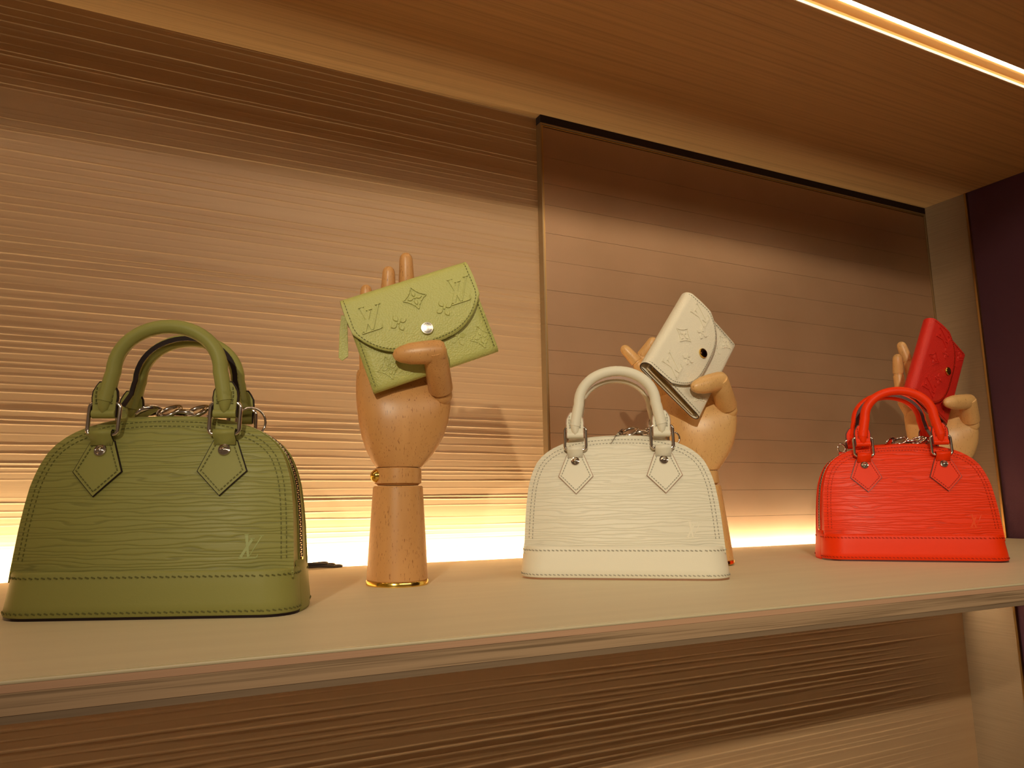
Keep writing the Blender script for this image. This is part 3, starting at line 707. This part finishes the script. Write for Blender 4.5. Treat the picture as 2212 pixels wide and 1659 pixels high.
fr_ = [.0076, .0074, .0072, .0064]
straight = [('little', [(-.0290, .000, .189), (-.0300, -.001, .222), (-.0305, -.002, .247), (-.0308, -.004, .2700)], [.0068, .0066, .0064, .0056]),
            ('ring', [(-.0100, .001, .190), (-.0102, .001, .230), (-.0104, .000, .262), (-.0102, -.003, .2885)], [.0076, .0074, .0072, .0062]),
            ('middle', [(.0088, .001, .190), (.0078, .001, .233), (.0066, .000, .270), (.0056, -.003, .3020)], [.0078, .0077, .0075, .0066]),
            ('index', [(.0275, .000, .189), (.0265, .003, .225), (.0250, .003, .250), (.0235, -.001, .2720)], [.0076, .0074, .0070, .0062])]
make_hand((0.2186, 0.6306, 0), D(-19), 'beech', 'jointed beech hand with fingers straight up, holding the green wallet', straight, ((.0385, -.0100, .1665), (.0305, -.0455, .1993), (-.0056, -.0445, .1959)))
splay = [('little', [(-.0290, .000, .189), (-.0440, -.004, .210), (-.0545, -.008, .2310), (-.0700, -.012, .2520)], [.0074, .0074, .0072, .0062]),
         ('ring', [(-.0100, .002, .190), (-.0320, .004, .218), (-.0500, .004, .2390), (-.0320, .001, .2600)], [.0076, .0074, .0072, .0062]),
         ('middle', [(.0088, .002, .190), (-.0060, .006, .225), (-.0180, .006, .252), (-.0100, .004, .2720)], [.0078, .0076, .0072, .0064]),
         ('index', [(.0275, .002, .189), (.0180, .006, .220), (.0090, .006, .244), (.0060, .004, .2620)], [.0076, .0074, .0070, .0062])]
make_hand((0.5822, 0.6409, 0), D(-42), 'beech_pale', 'jointed pale beech hand behind the white bag, holding the white wallet', splay, ((.0390, -.0060, .1665), (.0310, -.0387, .1953), (.0024, -.0640, .1874)), (0, D(-3.0)))
up3 = [('little', [(-.0320, .000, .189), (-.0390, -.002, .207), (-.0405, -.004, .2440), (-.0395, -.008, .2730)], [.0074, .0074, .0070, .0066]),
       ('ring', [(-.0100, .002, .190), (-.0220, .005, .224), (-.0270, .004, .2620), (-.0345, .002, .2920)], [.0076, .0074, .0072, .0066]),
       ('middle', [(.0088, .002, .190), (.0060, .006, .225), (.0030, .006, .252), (.0030, .004, .2660)], [.0078, .0076, .0072, .0064]),
       ('index', [(.0275, .003, .189), (.0190, .014, .210), (.0080, .020, .224), (-.0020, .021, .2320)], [.0076, .0074, .0070, .0062])]
make_hand((1.0160, 0.6500, 0), D(-56), 'beech_pale', 'jointed pale beech hand behind the orange bag, holding the red wallet', up3, ((.0390, -.0060, .1665), (.0369, -.0270, .1963), (.0092, -.0640, .1929)))

make_wallet((0.2282, 0.6017, 0.2261), (0.9021, -0.2646, 0.3409), (-0.3083, 0.1574, 0.9382), 'green', 'olive green embossed flap wallet with a silver snap, held by the first wooden hand', M['edge'], M['green_lining'], (M['silver'], M['silver']), True)
make_wallet((0.5550, 0.6215, 0.2290), (0.6442, 0.1513, 0.7497), (-0.7613, 0.0332, 0.6475), 'white', 'off-white embossed flap wallet with a dark gold snap, above the white bag', M['edge'], M['khaki'], (M['gold'], M['snap_dark']), False)
make_wallet((0.9826, 0.6228, 0.2378), (0.5225, 0.0233, 0.8523), (-0.8513, -0.0414, 0.523), 'red', 'red flap wallet with a gold snap, above the orange bag at the right', M['edge_red'], M['red_lining'], (M['gold'], M['gold']), False)

# coiled black cable in the gap behind the green bag
cb = MB()
for j, (rx, dy, z) in enumerate(((.034, 0, .0016), (.030, .0015, .0034), (.026, .0006, .0052))):
    cb.tube([(rx * math.cos(a) - .004 * j, dy + .0060 * math.sin(a), z + .0006 * math.sin(3 * a)) for a in [2 * PI * k / 40 for k in range(40)]], .0011, 7, True)
o = cb.obj('cable_coil', M['cable'], None, 60); o.location = (.185, .8175, 0.0); tag(o, 'coiled black cable lying on the shelf edge beside the green bag', 'cable')
